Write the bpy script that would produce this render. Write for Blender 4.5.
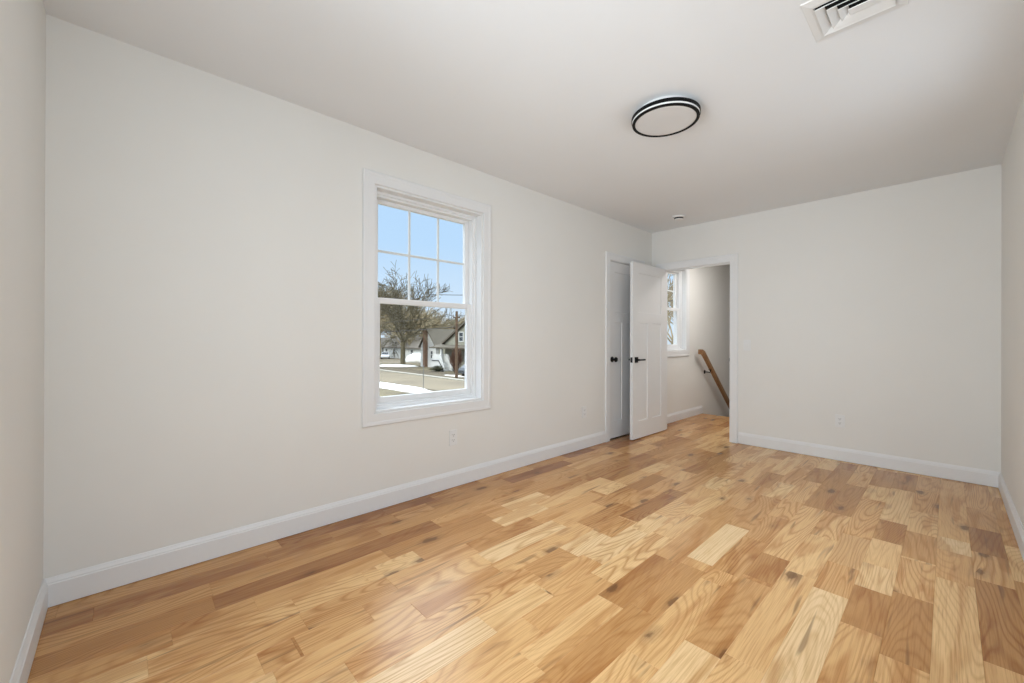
import bpy, bmesh, math, random
from mathutils import Vector, Matrix
S = bpy.context.scene
COL = S.collection
for o in list(bpy.data.objects):
    bpy.data.objects.remove(o, do_unlink=True)

W, L, H = 2.823, 5.04, 2.44            # room: X to the right, Y along the long wall, Z up
GZ = -3.5                              # ground outside (upper floor room)

# ------------------------------------------------------------------ camera
cd = bpy.data.cameras.new('camera'); cam = bpy.data.objects.new('camera', cd); COL.objects.link(cam)
cd.sensor_width = 36.0; cd.lens = 411.879 * 36 / 1024; cd.shift_y = -3.052 / 1024
cd.clip_start = 0.02; cd.clip_end = 1000
_y, _p, _r = -0.81374, 0.0013, 0.0032
fw = Vector((math.sin(_y) * math.cos(_p), math.cos(_y) * math.cos(_p), math.sin(_p)))
rt = Vector((math.cos(_y), -math.sin(_y), 0)); up = rt.cross(fw)
r2 = rt * math.cos(_r) + up * math.sin(_r); u2 = -rt * math.sin(_r) + up * math.cos(_r)
M = Matrix((r2, u2, -fw)).transposed().to_4x4(); M.translation = (2.547, 0.234, 1.111)
cam.matrix_world = M
S.camera = cam

# ------------------------------------------------------------------ view, sky, sun, fill lamps
S.view_settings.view_transform = 'Standard'; S.view_settings.look = 'None'
S.view_settings.exposure = 0.05; S.view_settings.gamma = 1.0; S.view_settings.use_curve_mapping = False
wd = bpy.data.worlds.new('sky'); S.world = wd; wd.use_nodes = True
nt = wd.node_tree; nt.nodes.clear()
_o = nt.nodes.new('ShaderNodeOutputWorld'); _b = nt.nodes.new('ShaderNodeBackground')
_t = nt.nodes.new('ShaderNodeTexCoord'); _s = nt.nodes.new('ShaderNodeSeparateXYZ'); _c = nt.nodes.new('ShaderNodeValToRGB')
nt.links.new(_t.outputs['Generated'], _s.inputs[0]); nt.links.new(_s.outputs['Z'], _c.inputs[0])
nt.links.new(_c.outputs[0], _b.inputs[0]); nt.links.new(_b.outputs[0], _o.inputs[0])
_b.inputs[1].default_value = 1.0
cr = _c.color_ramp
cr.elements[0].position = 0.0; cr.elements[0].color = (0.72, 0.83, 0.95, 1)
cr.elements[1].position = 1.0; cr.elements[1].color = (4.3, 4.8, 5.4, 1)
for pos, c in ((0.08, (0.66, 0.81, 0.98, 1)), (0.22, (0.52, 0.74, 1.0, 1)), (0.38, (0.50, 0.72, 1.0, 1)), (0.6, (4.0, 4.45, 5.0, 1))):
    e = cr.elements.new(pos); e.color = c

def lamp(name, kind, loc, direction, energy, color=(1, 1, 1), size=None):
    d = bpy.data.lights.new(name, kind); o = bpy.data.objects.new(name, d); COL.objects.link(o)
    o.location = loc; o.rotation_euler = Vector(direction).to_track_quat('-Z', 'Y').to_euler()
    d.energy = energy; d.color = color
    if kind == 'AREA':
        d.shape = 'RECTANGLE'; d.size, d.size_y = size
    return o
sun = lamp('sun', 'SUN', (0, -20, 30), (-0.05, 1.0, -0.95), 1.7, (1.0, 0.95, 0.86)); sun.data.angle = 0.01
FILL_COL = (0.865, 0.945, 1.01)
for _k, (_y, _e) in enumerate(((0.72, 11.0), (2.92, 4.8))):      # fill lamps added in the unseen side windows
    lamp('side_fill_%d' % (_k + 1), 'AREA', (W + 0.03, _y, 1.37), (-1, 0.0, 0.0), _e, FILL_COL, (0.84, 1.40)).data.spread = math.radians(160)
for _k, (_e, _w) in enumerate(((11.6, 180), (16.5, 100))):       # fill lamps added in front of the unseen roller shade
    lamp('rear_fill_%d' % (_k + 1), 'AREA', (1.68, 0.045, 1.37), (0, 1, 0.0), _e, FILL_COL, (0.84, 1.40)).data.spread = math.radians(_w)
lamp('hall_fill', 'AREA', (0.95, 5.95, H - 0.05), (0, 0, -1), 14, (1.0, 0.98, 0.96), (0.4, 0.4))  # unseen area light added to brighten the hall

# ------------------------------------------------------------------ materials
def mat(name, color, rough=0.6, metal=0.0, noise=None, bump=None, spec=0.5):
    """noise=(scale, amount[, second colour]); bump=(scale, strength)"""
    m = bpy.data.materials.new(name); m.use_nodes = True; n = m.node_tree.nodes; l = m.node_tree.links
    b = n['Principled BSDF']; b.inputs['Roughness'].default_value = rough; b.inputs['Metallic'].default_value = metal
    b.inputs['Specular IOR Level'].default_value = spec
    b.inputs['Base Color'].default_value = (*color, 1)
    tc = n.new('ShaderNodeTexCoord')
    if noise:
        nz = n.new('ShaderNodeTexNoise'); nz.inputs['Scale'].default_value = noise[0]; nz.inputs['Detail'].default_value = 5
        l.new(tc.outputs['Object'], nz.inputs['Vector'])
        mr = n.new('ShaderNodeMapRange'); mr.inputs[1].default_value = 0.35; mr.inputs[2].default_value = 0.65
        l.new(nz.outputs['Fac'], mr.inputs[0])
        mx = n.new('ShaderNodeMix'); mx.data_type = 'RGBA'
        c2 = noise[2] if len(noise) > 2 else tuple(c * (1 - noise[1]) for c in color)
        mx.inputs[6].default_value = (*color, 1); mx.inputs[7].default_value = (*c2, 1)
        l.new(mr.outputs[0], mx.inputs[0]); l.new(mx.outputs[2], b.inputs['Base Color'])
    if bump:
        nb = n.new('ShaderNodeTexNoise'); nb.inputs['Scale'].default_value = bump[0]; nb.inputs['Detail'].default_value = 3
        l.new(tc.outputs['Object'], nb.inputs['Vector'])
        bp = n.new('ShaderNodeBump'); bp.inputs['Strength'].default_value = bump[1]; bp.inputs['Distance'].default_value = 0.002
        l.new(nb.outputs['Fac'], bp.inputs['Height']); l.new(bp.outputs[0], b.inputs['Normal'])
    return m
M_wall = mat('wall_paint', (0.80, 0.785, 0.75), 0.75, noise=(3, 0.012), bump=(220, 0.06))
M_ceil = mat('ceiling_paint', (0.82, 0.83, 0.84), 0.85, noise=(2, 0.012), bump=(200, 0.06))
M_trim = mat('trim_paint', (0.80, 0.80, 0.80), 0.4, noise=(4, 0.012))
M_door = mat('door_paint', (0.80, 0.795, 0.79), 0.42, noise=(4, 0.012))
M_vinyl = mat('vinyl_white', (0.82, 0.82, 0.82), 0.35, noise=(5, 0.01))
M_black = mat('black_metal', (0.012, 0.012, 0.013), 0.38, 0.6, noise=(40, 0.2))
M_blackring = mat('black_enamel', (0.005, 0.005, 0.005), 0.5, noise=(30, 0.1), spec=0.15)
M_plastic = mat('white_plastic', (0.80, 0.80, 0.79), 0.35, noise=(20, 0.01))
M_slot = mat('dark_slot', (0.02, 0.02, 0.02), 0.8, noise=(30, 0.2))
M_ventin = mat('duct_shade_black', (0.006, 0.006, 0.006), 0.9, noise=(30, 0.2))
M_diff = mat('lamp_diffuser', (0.70, 0.69, 0.68), 0.5, noise=(6, 0.01))
M_rail = mat('handrail_oak', (0.36, 0.19, 0.075), 0.4, noise=(14, 0.0, (0.27, 0.13, 0.05)))
M_snow = mat('snow', (0.680, 0.671, 0.646), 0.8, noise=(0.8, 0, (0.527, 0.493, 0.425)), bump=(3, 0.4))
M_lawn = mat('winter_lawn', (0.149, 0.122, 0.065), 0.95, noise=(0.35, 0, (0.071, 0.055, 0.031)), bump=(5, 0.5))
M_road = mat('asphalt', (0.165, 0.132, 0.082), 0.9, noise=(0.25, 0, (0.125, 0.10, 0.064)))
M_kerb = mat('concrete', (0.289, 0.266, 0.213), 0.85, noise=(1.5, 0.15))
M_verge = mat('leaf_litter', (0.057, 0.042, 0.023), 0.95, noise=(0.8, 0, (0.099, 0.076, 0.042)))
M_siding = mat('white_siding', (0.57, 0.56, 0.52), 0.7, noise=(2, 0.05))
M_beige = mat('sage_siding', (0.274, 0.262, 0.201), 0.7, noise=(2, 0.06))
M_roof = mat('tan_shingles', (0.103, 0.086, 0.060), 0.9, noise=(3, 0.25))
M_roofb = mat('brown_shingles', (0.167, 0.144, 0.114), 0.9, noise=(3, 0.25))
M_brick = mat('chimney_brick', (0.190, 0.110, 0.068), 0.85, noise=(4, 0, (0.137, 0.080, 0.049)))
M_pane = mat('dark_window_glass', (0.05, 0.055, 0.06), 0.1, noise=(2, 0.2))
M_bark = mat('oak_bark', (0.115, 0.092, 0.045), 0.9, noise=(3, 0, (0.075, 0.06, 0.032)))
M_twig = mat('woods_bark', (0.343, 0.271, 0.156), 0.95, noise=(0.6, 0, (0.256, 0.204, 0.119)))
M_redtwig = mat('red_brown_twigs', (0.129, 0.061, 0.034), 0.95, noise=(2, 0.3))
M_shrub = mat('olive_shrub', (0.076, 0.076, 0.038), 0.95, noise=(3, 0.4))
M_pole = mat('pole_wood', (0.114, 0.068, 0.038), 0.9, noise=(2, 0.3))
M_wire = mat('cable_black', (0.05, 0.05, 0.05), 0.7, noise=(2, 0.2))
M_galv = mat('galvanised', (0.20, 0.19, 0.17), 0.5, 0.5, noise=(6, 0.1))
M_carw = mat('white_car_paint', (0.75, 0.75, 0.75), 0.25, noise=(2, 0.03))
M_card = mat('dark_car_paint', (0.04, 0.045, 0.05), 0.25, noise=(2, 0.1))
M_tyre = mat('tyre_rubber', (0.02, 0.02, 0.02), 0.8, noise=(6, 0.2))

def glass_mat():
    m = bpy.data.materials.new('window_glass'); m.use_nodes = True; n = m.node_tree.nodes; l = m.node_tree.links
    n.remove(n['Principled BSDF']); out = n['Material Output']
    t = n.new('ShaderNodeBsdfTransparent'); t.inputs[0].default_value = (0.97, 0.98, 0.98, 1)
    g = n.new('ShaderNodeBsdfGlossy'); g.inputs['Roughness'].default_value = 0.0
    ge = n.new('ShaderNodeNewGeometry'); mr = n.new('ShaderNodeMapRange')
    mr.inputs[3].default_value = 1.14; mr.inputs[4].default_value = 1 / 1.14; l.new(ge.outputs['Backfacing'], mr.inputs[0])
    f = n.new('ShaderNodeFresnel'); l.new(mr.outputs[0], f.inputs[0])
    mx = n.new('ShaderNodeMixShader'); l.new(f.outputs[0], mx.inputs[0]); l.new(t.outputs[0], mx.inputs[1]); l.new(g.outputs[0], mx.inputs[2])
    l.new(mx.outputs[0], out.inputs[0]); return m
M_glass = glass_mat()

def floor_mat():
    m = bpy.data.materials.new('hickory_planks'); m.use_nodes = True; n = m.node_tree.nodes; l = m.node_tree.links
    b = n['Principled BSDF']
    def math_(op, a, bb, clamp=False):
        q = n.new('ShaderNodeMath'); q.operation = op; q.use_clamp = clamp
        for i, v in enumerate((a, bb)):
            if isinstance(v, (int, float)): q.inputs[i].default_value = v
            elif v is not None: l.new(v, q.inputs[i])
        return q.outputs[0]
    def mixc(f, a, c, mode='MIX'):
        q = n.new('ShaderNodeMix'); q.data_type = 'RGBA'; q.blend_type = mode
        for i, v in ((0, f), (6, a), (7, c)):
            if isinstance(v, (int, float)): q.inputs[i].default_value = v
            elif isinstance(v, tuple): q.inputs[i].default_value = v
            else: l.new(v, q.inputs[i])
        return q.outputs[2]
    def ramp(f, pts):
        q = n.new('ShaderNodeValToRGB'); l.new(f, q.inputs[0]); r = q.color_ramp
        r.elements[0].position = pts[0][0]; r.elements[0].color = pts[0][1]
        r.elements[1].position = pts[-1][0]; r.elements[1].color = pts[-1][1]
        for p, c in pts[1:-1]: r.elements.new(p).color = c
        return q.outputs[0]
    tc = n.new('ShaderNodeTexCoord'); sx = n.new('ShaderNodeSeparateXYZ'); l.new(tc.outputs['Object'], sx.inputs[0])
    at = n.new('ShaderNodeAttribute'); at.attribute_name = 'plank'; sa = n.new('ShaderNodeSeparateColor'); l.new(at.outputs['Color'], sa.inputs[0])
    tone, r1, r2_ = sa.outputs[0], sa.outputs[1], sa.outputs[2]
    ox = math_('MULTIPLY', r1, 17.0); oy = math_('MULTIPLY', r2_, 29.0)
    X = math_('ADD', sx.outputs['X'], ox); Y = math_('ADD', sx.outputs['Y'], oy)
    def vec(fx, fy, z=None):
        q = n.new('ShaderNodeCombineXYZ'); l.new(math_('MULTIPLY', X, fx), q.inputs[0]); l.new(math_('MULTIPLY', Y, fy), q.inputs[1])
        if z is not None: l.new(z, q.inputs[2])
        return q.outputs[0]
    def noise(v, scale, detail=3, rough=0.55, dist=0.0):
        q = n.new('ShaderNodeTexNoise'); q.inputs['Scale'].default_value = scale; q.inputs['Detail'].default_value = detail
        q.inputs['Roughness'].default_value = rough; q.inputs['Distortion'].default_value = dist; l.new(v, q.inputs['Vector']); return q.outputs['Fac']
    # base tone of each plank (blond sapwood to brown heartwood)
    base = ramp(tone, [(0.0, (0.36, 0.150, 0.046, 1)), (0.3, (0.55, 0.280, 0.096, 1)), (0.55, (0.75, 0.435, 0.178, 1)), (0.8, (0.86, 0.565, 0.268, 1)), (1.0, (0.91, 0.67, 0.385, 1))])
    # slow heartwood bands along a plank
    slow = noise(vec(9.0, 1.3), 1.0, 3, 0.5, 0.9)
    sl = n.new('ShaderNodeMapRange'); l.new(slow, sl.inputs[0]); sl.inputs[1].default_value = 0.52; sl.inputs[2].default_value = 0.60
    heart = mixc(1.0, base, (0.74, 0.60, 0.45, 1), 'MULTIPLY')
    c1 = mixc(math_('MULTIPLY', sl.outputs[0], 0.75), base, heart)
    # cathedral figure: contour lines of a stretched field
    field = noise(vec(5.0, 0.62), 1.0, 2.0, 0.30, 0.25)
    fr = math_('FRACT', math_('MULTIPLY', field, 34.0), None)
    tri = math_('ABSOLUTE', math_('SUBTRACT', fr, 0.5), None)
    fig = ramp(tri, [(0.0, (1, 1, 1, 1)), (0.09, (0.65, 0.65, 0.65, 1)), (0.26, (0, 0, 0, 1))])
    figm = math_('MULTIPLY', fig, math_('ADD', math_('MULTIPLY', r1, 0.6), 0.17))
    dark = mixc(1.0, c1, (0.58, 0.41, 0.25, 1), 'MULTIPLY')
    c2 = mixc(figm, c1, dark)
    # fine straight grain
    fine = noise(vec(190.0, 3.6), 1.0, 3, 0.65, 0.0)
    fg = n.new('ShaderNodeMapRange'); l.new(fine, fg.inputs[0]); fg.inputs[1].default_value = 0.45; fg.inputs[2].default_value = 0.72
    c3 = mixc(math_('MULTIPLY', fg.outputs[0], 0.6), c2, dark)
    # knots and mineral streaks
    vo = n.new('ShaderNodeTexVoronoi'); vo.inputs['Scale'].default_value = 1.0; l.new(vec(8.5, 3.6), vo.inputs['Vector'])
    wob = math_('MULTIPLY', math_('SUBTRACT', noise(vec(40, 18), 1.0, 2), 0.5), 0.2)
    dd = math_('ADD', vo.outputs['Distance'], wob)
    vs = n.new('ShaderNodeSeparateColor'); l.new(vo.outputs['Color'], vs.inputs[0])
    gate = math_('GREATER_THAN', vs.outputs[0], 0.70)
    kn = ramp(dd, [(0.0, (1, 1, 1, 1)), (0.14, (0.95, 0.95, 0.95, 1)), (0.19, (0.35, 0.35, 0.35, 1)), (0.36, (0, 0, 0, 1))])
    c4 = mixc(math_('MULTIPLY', math_('MULTIPLY', kn, gate), 0.8), c3, (0.12, 0.045, 0.012, 1))
    st = noise(vec(24.0, 1.7), 1.0, 2, 0.5, 0.4)
    stm = n.new('ShaderNodeMapRange'); l.new(st, stm.inputs[0]); stm.inputs[1].default_value = 0.64; stm.inputs[2].default_value = 0.72
    c5 = mixc(math_('MULTIPLY', stm.outputs[0], 0.6), c4, (0.17, 0.075, 0.025, 1))
    l.new(c5, b.inputs['Base Color'])
    b.inputs['Roughness'].default_value = 0.25; b.inputs['Specular IOR Level'].default_value = 0.45
    bp = n.new('ShaderNodeBump'); bp.inputs['Strength'].default_value = 0.06; bp.inputs['Distance'].default_value = 0.001
    l.new(fine, bp.inputs['Height']); l.new(bp.outputs[0], b.inputs['Normal'])
    return m
M_floor = floor_mat()

# ------------------------------------------------------------------ mesh helpers
def finish(name, bm, m, parent=None, smooth=False, recalc=True):
    if recalc: bmesh.ops.recalc_face_normals(bm, faces=bm.faces)
    me = bpy.data.meshes.new(name); bm.to_mesh(me); bm.free()
    for k in (m if isinstance(m, (list, tuple)) else [m]): me.materials.append(k)
    if smooth:
        for p in me.polygons: p.use_smooth = True
    o = bpy.data.objects.new(name, me); COL.objects.link(o)
    if parent is not None: o.parent = parent
    return o
def tag(o, label=None, cat=None, group=None, kind=None):
    for k, v in (('label', label), ('category', cat), ('group', group), ('kind', kind)):
        if v: o[k] = v
    return o
def empty(name, loc=(0, 0, 0), rz=0.0):
    o = bpy.data.objects.new(name, None); COL.objects.link(o); o.location = loc; o.rotation_euler = (0, 0, rz); o.empty_display_size = 0.1
    return o
def box(bm, x0, x1, y0, y1, z0, z1, bev=0.0, mi=0):
    vs = [bm.verts.new((x, y, z)) for x in (x0, x1) for y in (y0, y1) for z in (z0, z1)]
    fs = [bm.faces.new([vs[i] for i in f]) for f in ((0, 1, 3, 2), (4, 6, 7, 5), (0, 4, 5, 1), (2, 3, 7, 6), (0, 2, 6, 4), (1, 5, 7, 3))]
    for f in fs: f.material_index = mi
    if bev:
        bmesh.ops.recalc_face_normals(bm, faces=fs)
        es = list({e for f in fs for e in f.edges})
        bmesh.ops.bevel(bm, geom=es, offset=bev, segments=2, profile=0.5, affect='EDGES')
    return vs
def lathe(bm, prof, mtx=None, n=48):
    rings = []
    for r, z in prof:
        ring = []
        if r < 1e-6:
            v = bm.verts.new((0, 0, z)); ring = [v] * n
        else:
            ring = [bm.verts.new((r * math.cos(2 * math.pi * i / n), r * math.sin(2 * math.pi * i / n), z)) for i in range(n)]
        rings.append(ring)
    for a, b_ in zip(rings, rings[1:]):
        for i in range(n):
            f = [a[i], a[(i + 1) % n], b_[(i + 1) % n], b_[i]]
            g = []
            for v in f:
                if v not in g: g.append(v)
            if len(g) > 2: bm.faces.new(g)
    vs = list({v for r in rings for v in r})
    if mtx is not None: bmesh.ops.transform(bm, matrix=mtx, verts=vs)
    return vs
def prism(bm, poly, f0, f1):
    """poly of (a,b); f0/f1 map (a,b) to the two end positions"""
    A = [bm.verts.new(f0(*p)) for p in poly]; B = [bm.verts.new(f1(*p)) for p in poly]
    n = len(poly)
    bm.faces.new(A); bm.faces.new(B[::-1])
    for i in range(n): bm.faces.new((A[i], B[i], B[(i + 1) % n], A[(i + 1) % n]))
def tube(bm, pts, rads, n=6):
    pts = [Vector(p) for p in pts]; prev = None
    for i, (p, r) in enumerate(zip(pts, rads)):
        d = (pts[min(i + 1, len(pts) - 1)] - pts[max(i - 1, 0)]).normalized()
        a = d.orthogonal().normalized() if abs(d.z) > 0.95 else d.cross(Vector((0, 0, 1))).normalized()
        c = d.cross(a)
        ring = [bm.verts.new(p + (a * math.cos(2 * math.pi * k / n) + c * math.sin(2 * math.pi * k / n)) * r) for k in range(n)]
        if prev:
            for k in range(n): bm.faces.new((prev[k], prev[(k + 1) % n], ring[(k + 1) % n], ring[k]))
        else: bm.faces.new(ring[::-1])
        prev = ring
    bm.faces.new(prev)
def wall_rects(u0, u1, v0, v1, holes):
    us = sorted({u0, u1, *[h[0] for h in holes], *[h[1] for h in holes]})
    out = []
    for a, b_ in zip(us, us[1:]):
        hs = sorted([h for h in holes if h[0] < (a + b_) / 2 < h[1]], key=lambda h: h[2])
        v = v0
        for h in hs:
            if h[2] > v: out.append((a, b_, v, h[2]))
            v = h[3]
        if v < v1: out.append((a, b_, v, v1))
    return out
def structure(name, bm, m, **k): return tag(finish(name, bm, m, **k), kind='structure')

# ------------------------------------------------------------------ key places
W1 = (1.418, 2.313, 0.63, 2.105)         # long-wall window opening (y0,y1,z0,z1)
W2 = (5.14, 6.035, 0.96, 2.105)        # hall window opening
CD = (4.112, 4.765, 0.0, 1.978)        # closet door opening in the long wall (y,z)
DW = (0.15, 0.915, 0.0, 1.955)         # doorway in the far wall (x,z)
YE = 6.58                              # landing edge, stair beyond
HX = 1.15                              # hall right wall
WT = 0.17                              # outside wall thickness

# ------------------------------------------------------------------ shell
bm = bmesh.new()
for a, b_, c, d in wall_rects(-0.12, 9.6, GZ + 0.6, H + 0.15, [W1, W2, CD]): box(bm, -WT, 0, a, b_, c, d)
structure('wall_left', bm, M_wall)
bm = bmesh.new()
for a, b_, c, d in wall_rects(0.0, W + 0.15, -0.2, H + 0.1, [(DW[0], DW[1], -0.3, DW[3])]): box(bm, a, b_, L, L + 0.115, c, d)
structure('wall_far', bm, M_wall)
WS = [(yc - 0.45, yc + 0.45, 0.63, 2.105) for yc in (0.72, 2.92)]
bm = bmesh.new()
for a, b_, c, d in wall_rects(-0.12, L + 0.115, -0.2, H + 0.1, WS): box(bm, W, W + WT, a, b_, c, d)
structure('wall_right', bm, M_wall)
bm = bmesh.new()
for a, b_, c, d in wall_rects(0.0, W, -0.2, H + 0.1, [(1.23, 2.13, 0.63, 2.105)]): box(bm, a, b_, -WT, 0, c, d)
structure('wall_near', bm, M_wall)
bm = bmesh.new(); box(bm, 0.0, W, 0.0, L, H, H + 0.12); structure('ceiling', bm, M_ceil)
bm = bmesh.new(); box(bm, 0.0, HX, L + 0.115, 9.5, H, H + 0.12); structure('ceiling_hall', bm, M_ceil)
bm = bmesh.new(); box(bm, HX, HX + 0.12, L + 0.115, 9.5, GZ + 0.6, H + 0.1); structure('wall_hall_right', bm, M_wall)
bm = bmesh.new(); box(bm, 0, HX, 9.5, 9.62, GZ + 0.6, H + 0.1); structure('wall_stair_end', bm, M_wall)
# closet box behind the closed door
bm = bmesh.new(); box(bm, -0.80, -WT, 3.9, 3.95, 0, H); box(bm, -0.80, -WT, 5.02, 5.06, 0, H); box(bm, -0.85, -0.80, 3.9, 5.06, 0, H); box(bm, -0.85, -WT, 3.9, 5.06, H, H + 0.1); box(bm, -0.85, -WT, 3.9, 5.06, -0.1, 0)
structure('wall_closet', bm, M_wall)

# floor: individual planks as one surface, tones per plank
# (start, end, tone) of the boards that stand out, by row, counted from the long wall
BOARDS = {8:[(2.04,2.25,0.25)],9:[(0.77,1.09,0.25),(1.72,1.9,0.25)],11:[(2.08,2.83,0.42)],12:[(2.07,2.43,0.86),(2.89,3.64,0.25)],13:[(0.76,1.06,0.7),(1.13,1.34,0.8),(1.88,2.27,0.9),(3.03,3.86,0.25)],14:[(1.59,2.08,0.38),(2.08,2.71,0.5),(2.75,3.03,0.8)],15:[(0.58,0.69,0.45),(0.7,0.96,0.5),(1.57,2.15,0.9),(2.99,3.42,0.2)],16:[(3.68,4.05,0.22)],17:[(0.67,0.79,0.88),(1.65,1.93,0.4),(1.93,2.23,0.92),(2.23,2.5,0.48),(2.51,3.08,0.15),(3.08,3.2,0.2)],18:[(1.27,1.59,0.8),(1.6,1.96,0.58),(2.42,2.71,0.85),(3.42,3.74,0.86)],20:[(1.26,1.74,0.72),(1.74,2.24,0.28),(2.24,3.18,0.42),(3.75,4.18,0.3)],21:[(1.79,2.26,0.36),(2.34,2.89,0.95),(3.56,3.97,0.82)],22:[(1.55,2.2,0.64),(2.33,2.79,0.45),(4.62,4.95,0.78)],23:[(1.47,1.75,0.88),(1.75,2.35,0.42),(2.38,2.67,0.3),(4.73,4.98,0.2)],24:[(1.57,1.79,0.7),(1.79,2.57,0.66),(3.56,4.3,0.25)],25:[(2.5,2.82,0.5),(4.41,4.95,0.33)],26:[(1.86,2.3,0.6),(2.3,2.66,0.3),(2.66,2.94,0.85),(2.94,3.3,0.74),(3.3,3.66,0.36),(3.66,4.43,0.82),(4.44,4.98,0.28)],27:[(2.02,2.19,0.62),(2.19,2.72,0.3),(2.72,3.14,0.6),(3.16,3.57,0.4),(3.57,3.99,0.72),(3.99,4.52,0.5),(4.52,4.97,0.52)],28:[(2.13,3.02,0.8),(3.02,3.4,0.55),(3.4,3.61,0.92),(3.61,4.97,0.62)],29:[(2.41,3.13,0.3),(3.13,3.5,0.62),(3.5,3.91,0.18),(3.91,4.33,0.45),(4.33,4.98,0.55)]}
def planks():
    rnd = random.Random(11)
    bm = bmesh.new(); lay = bm.loops.layers.float_color.new('plank')
    wdt = 0.1255; xr = 2.695 - 29 * wdt - wdt / 2
    for r in range(6, 31):
        x0c, x1c = max(xr + r * wdt, -0.16), min(xr + (r + 1) * wdt, W)
        yend = YE if x0c < HX else L + 0.02
        row, y = [], -0.1
        for b0, b1, t in BOARDS.get(r, []) + [(yend, yend, 0)]:
            while y < b0 - 1e-6:
                ln = rnd.choice((0.3, 0.38, 0.45, 0.52, 0.6, 0.72, 0.85, 1.0)) * rnd.uniform(0.9, 1.1)
                if y == -0.1: ln *= rnd.uniform(0.3, 1)
                if b0 - y - ln < 0.16: ln = b0 - y
                row.append((y, min(y + ln, b0), min(1, max(0, rnd.gauss(0.62 if r > 12 else (0.30 if r < 10 else 0.45), 0.15))))); y = min(y + ln, b0)  # rows by the long wall: browner boards, with some shade put into tone
            if b1 > b0: row.append((b0, b1, t)); y = b1
        for y0, y1, t in row:
            col = (t, rnd.random(), rnd.random(), 1)
            g, dp = 0.0009, 0.0012
            o = [bm.verts.new((a, b_, -dp)) for a, b_ in ((x0c, y0), (x1c, y0), (x1c, y1), (x0c, y1))]
            i = [bm.verts.new((a, b_, 0.0)) for a, b_ in ((x0c + g, y0 + g), (x1c - g, y0 + g), (x1c - g, y1 - g), (x0c + g, y1 - g))]
            fs = [bm.faces.new(i)] + [bm.faces.new((o[k], o[(k + 1) % 4], i[(k + 1) % 4], i[k])) for k in range(4)]
            for f in fs:
                for lp in f.loops: lp[lay] = col
    # subfloor so the deck has thickness
    vs = box(bm, -0.16, W, -0.1, L + 0.02, -0.16, -0.004); vs += box(bm, -0.16, HX, L + 0.02, YE, -0.16, -0.004)
    for v in vs:
        for lp in v.link_loops: lp[lay] = (0.2, 0.5, 0.5, 1)
    return bm
structure('floor', planks(), M_floor)
# stair going down beyond the landing
bm = bmesh.new(); lay = bm.loops.layers.float_color.new('plank')
for k in range(11):
    vs = box(bm, 0.0, HX, YE + 0.255 * k, YE + 0.255 * (k + 1) + 0.02, -0.19 * (k + 1) - 0.035, -0.19 * (k + 1), 0)
    vs += box(bm, 0.0, HX, YE + 0.255 * k - 0.001, YE + 0.255 * k + 0.018, -0.19 * (k + 1), -0.19 * k - 0.036)
for f in bm.faces:
    for lp in f.loops: lp[lay] = (0.5, 0.3, 0.7, 1)
structure('floor_stairs', bm, M_floor)

# baseboards
BT, BH = 0.014, 0.12
BPROF = [(0, 0.003), (BT, 0.003), (BT, 0.094), (BT - 0.003, 0.098), (BT - 0.003, 0.103), (0.006, 0.114), (0.004, BH), (0, BH)]
def base_run(bm, kind, a, b_):
    if kind == 'left': prism(bm, BPROF, lambda t, z: (t, a, z), lambda t, z: (t, b_, z))
    if kind == 'right': prism(bm, BPROF, lambda t, z: (W - t, a, z), lambda t, z: (W - t, b_, z))
    if kind == 'far': prism(bm, BPROF, lambda t, z: (a, L - t, z), lambda t, z: (b_, L - t, z))
    if kind == 'near': prism(bm, BPROF, lambda t, z: (a, t, z), lambda t, z: (b_, t, z))
    if kind == 'hall': prism(bm, BPROF, lambda t, z: (t, a, z), lambda t, z: (t, b_, z))
for nm, runs in (('left', [(0.0, 4.02), (4.86, L)]), ('right', [(0, L)]), ('far', [(0.0, 0.06), (1.005, W)]), ('near', [(0, W)]), ('hall', [(L + 0.115, YE)])):
    bm = bmesh.new()
    for a, b_ in runs: base_run(bm, nm, a, b_)
    structure('baseboard_' + nm, bm, M_trim)

# casings: a profile swept round an opening with mitred corners
CPROF = [(0.0, 0.0), (0.0, 0.010), (0.004, 0.0125), (0.058, 0.0125), (0.064, 0.0145), (0.084, 0.0150), (0.09, 0.0100), (0.09, 0.0)]
def casing(bm, u0, u1, v0, v1, place, u_shape=False, reveal=0.004, prof=CPROF, width=0.080):
    pr = [(w_ * width / 0.09, d) for w_, d in prof]
    loops = []
    for w_, d in pr:
        w_ += reveal
        lo = v0 if u_shape else v0 - w_
        loops.append([bm.verts.new(place(u, v, d)) for u, v in ((u0 - w_, lo), (u0 - w_, v1 + w_), (u1 + w_, v1 + w_), (u1 + w_, lo))])
    seg = (0, 1, 2) if u_shape else (0, 1, 2, 3)
    n = len(loops)
    for i in range(n):
        A, B = loops[i], loops[(i + 1) % n]
        for k in seg: bm.faces.new((A[k], A[(k + 1) % 4], B[(k + 1) % 4], B[k]))
    if u_shape:
        bm.faces.new([q[0] for q in loops]); bm.faces.new([q[3] for q in loops][::-1])
PL = lambda u, v, d: (d, u, v)                       # on the long wall, facing +X
PF = lambda u, v, d: (u, L - d, v)                   # on the far wall, facing -Y
PFB = lambda u, v, d: (u, L + 0.115 + d, v)

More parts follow.
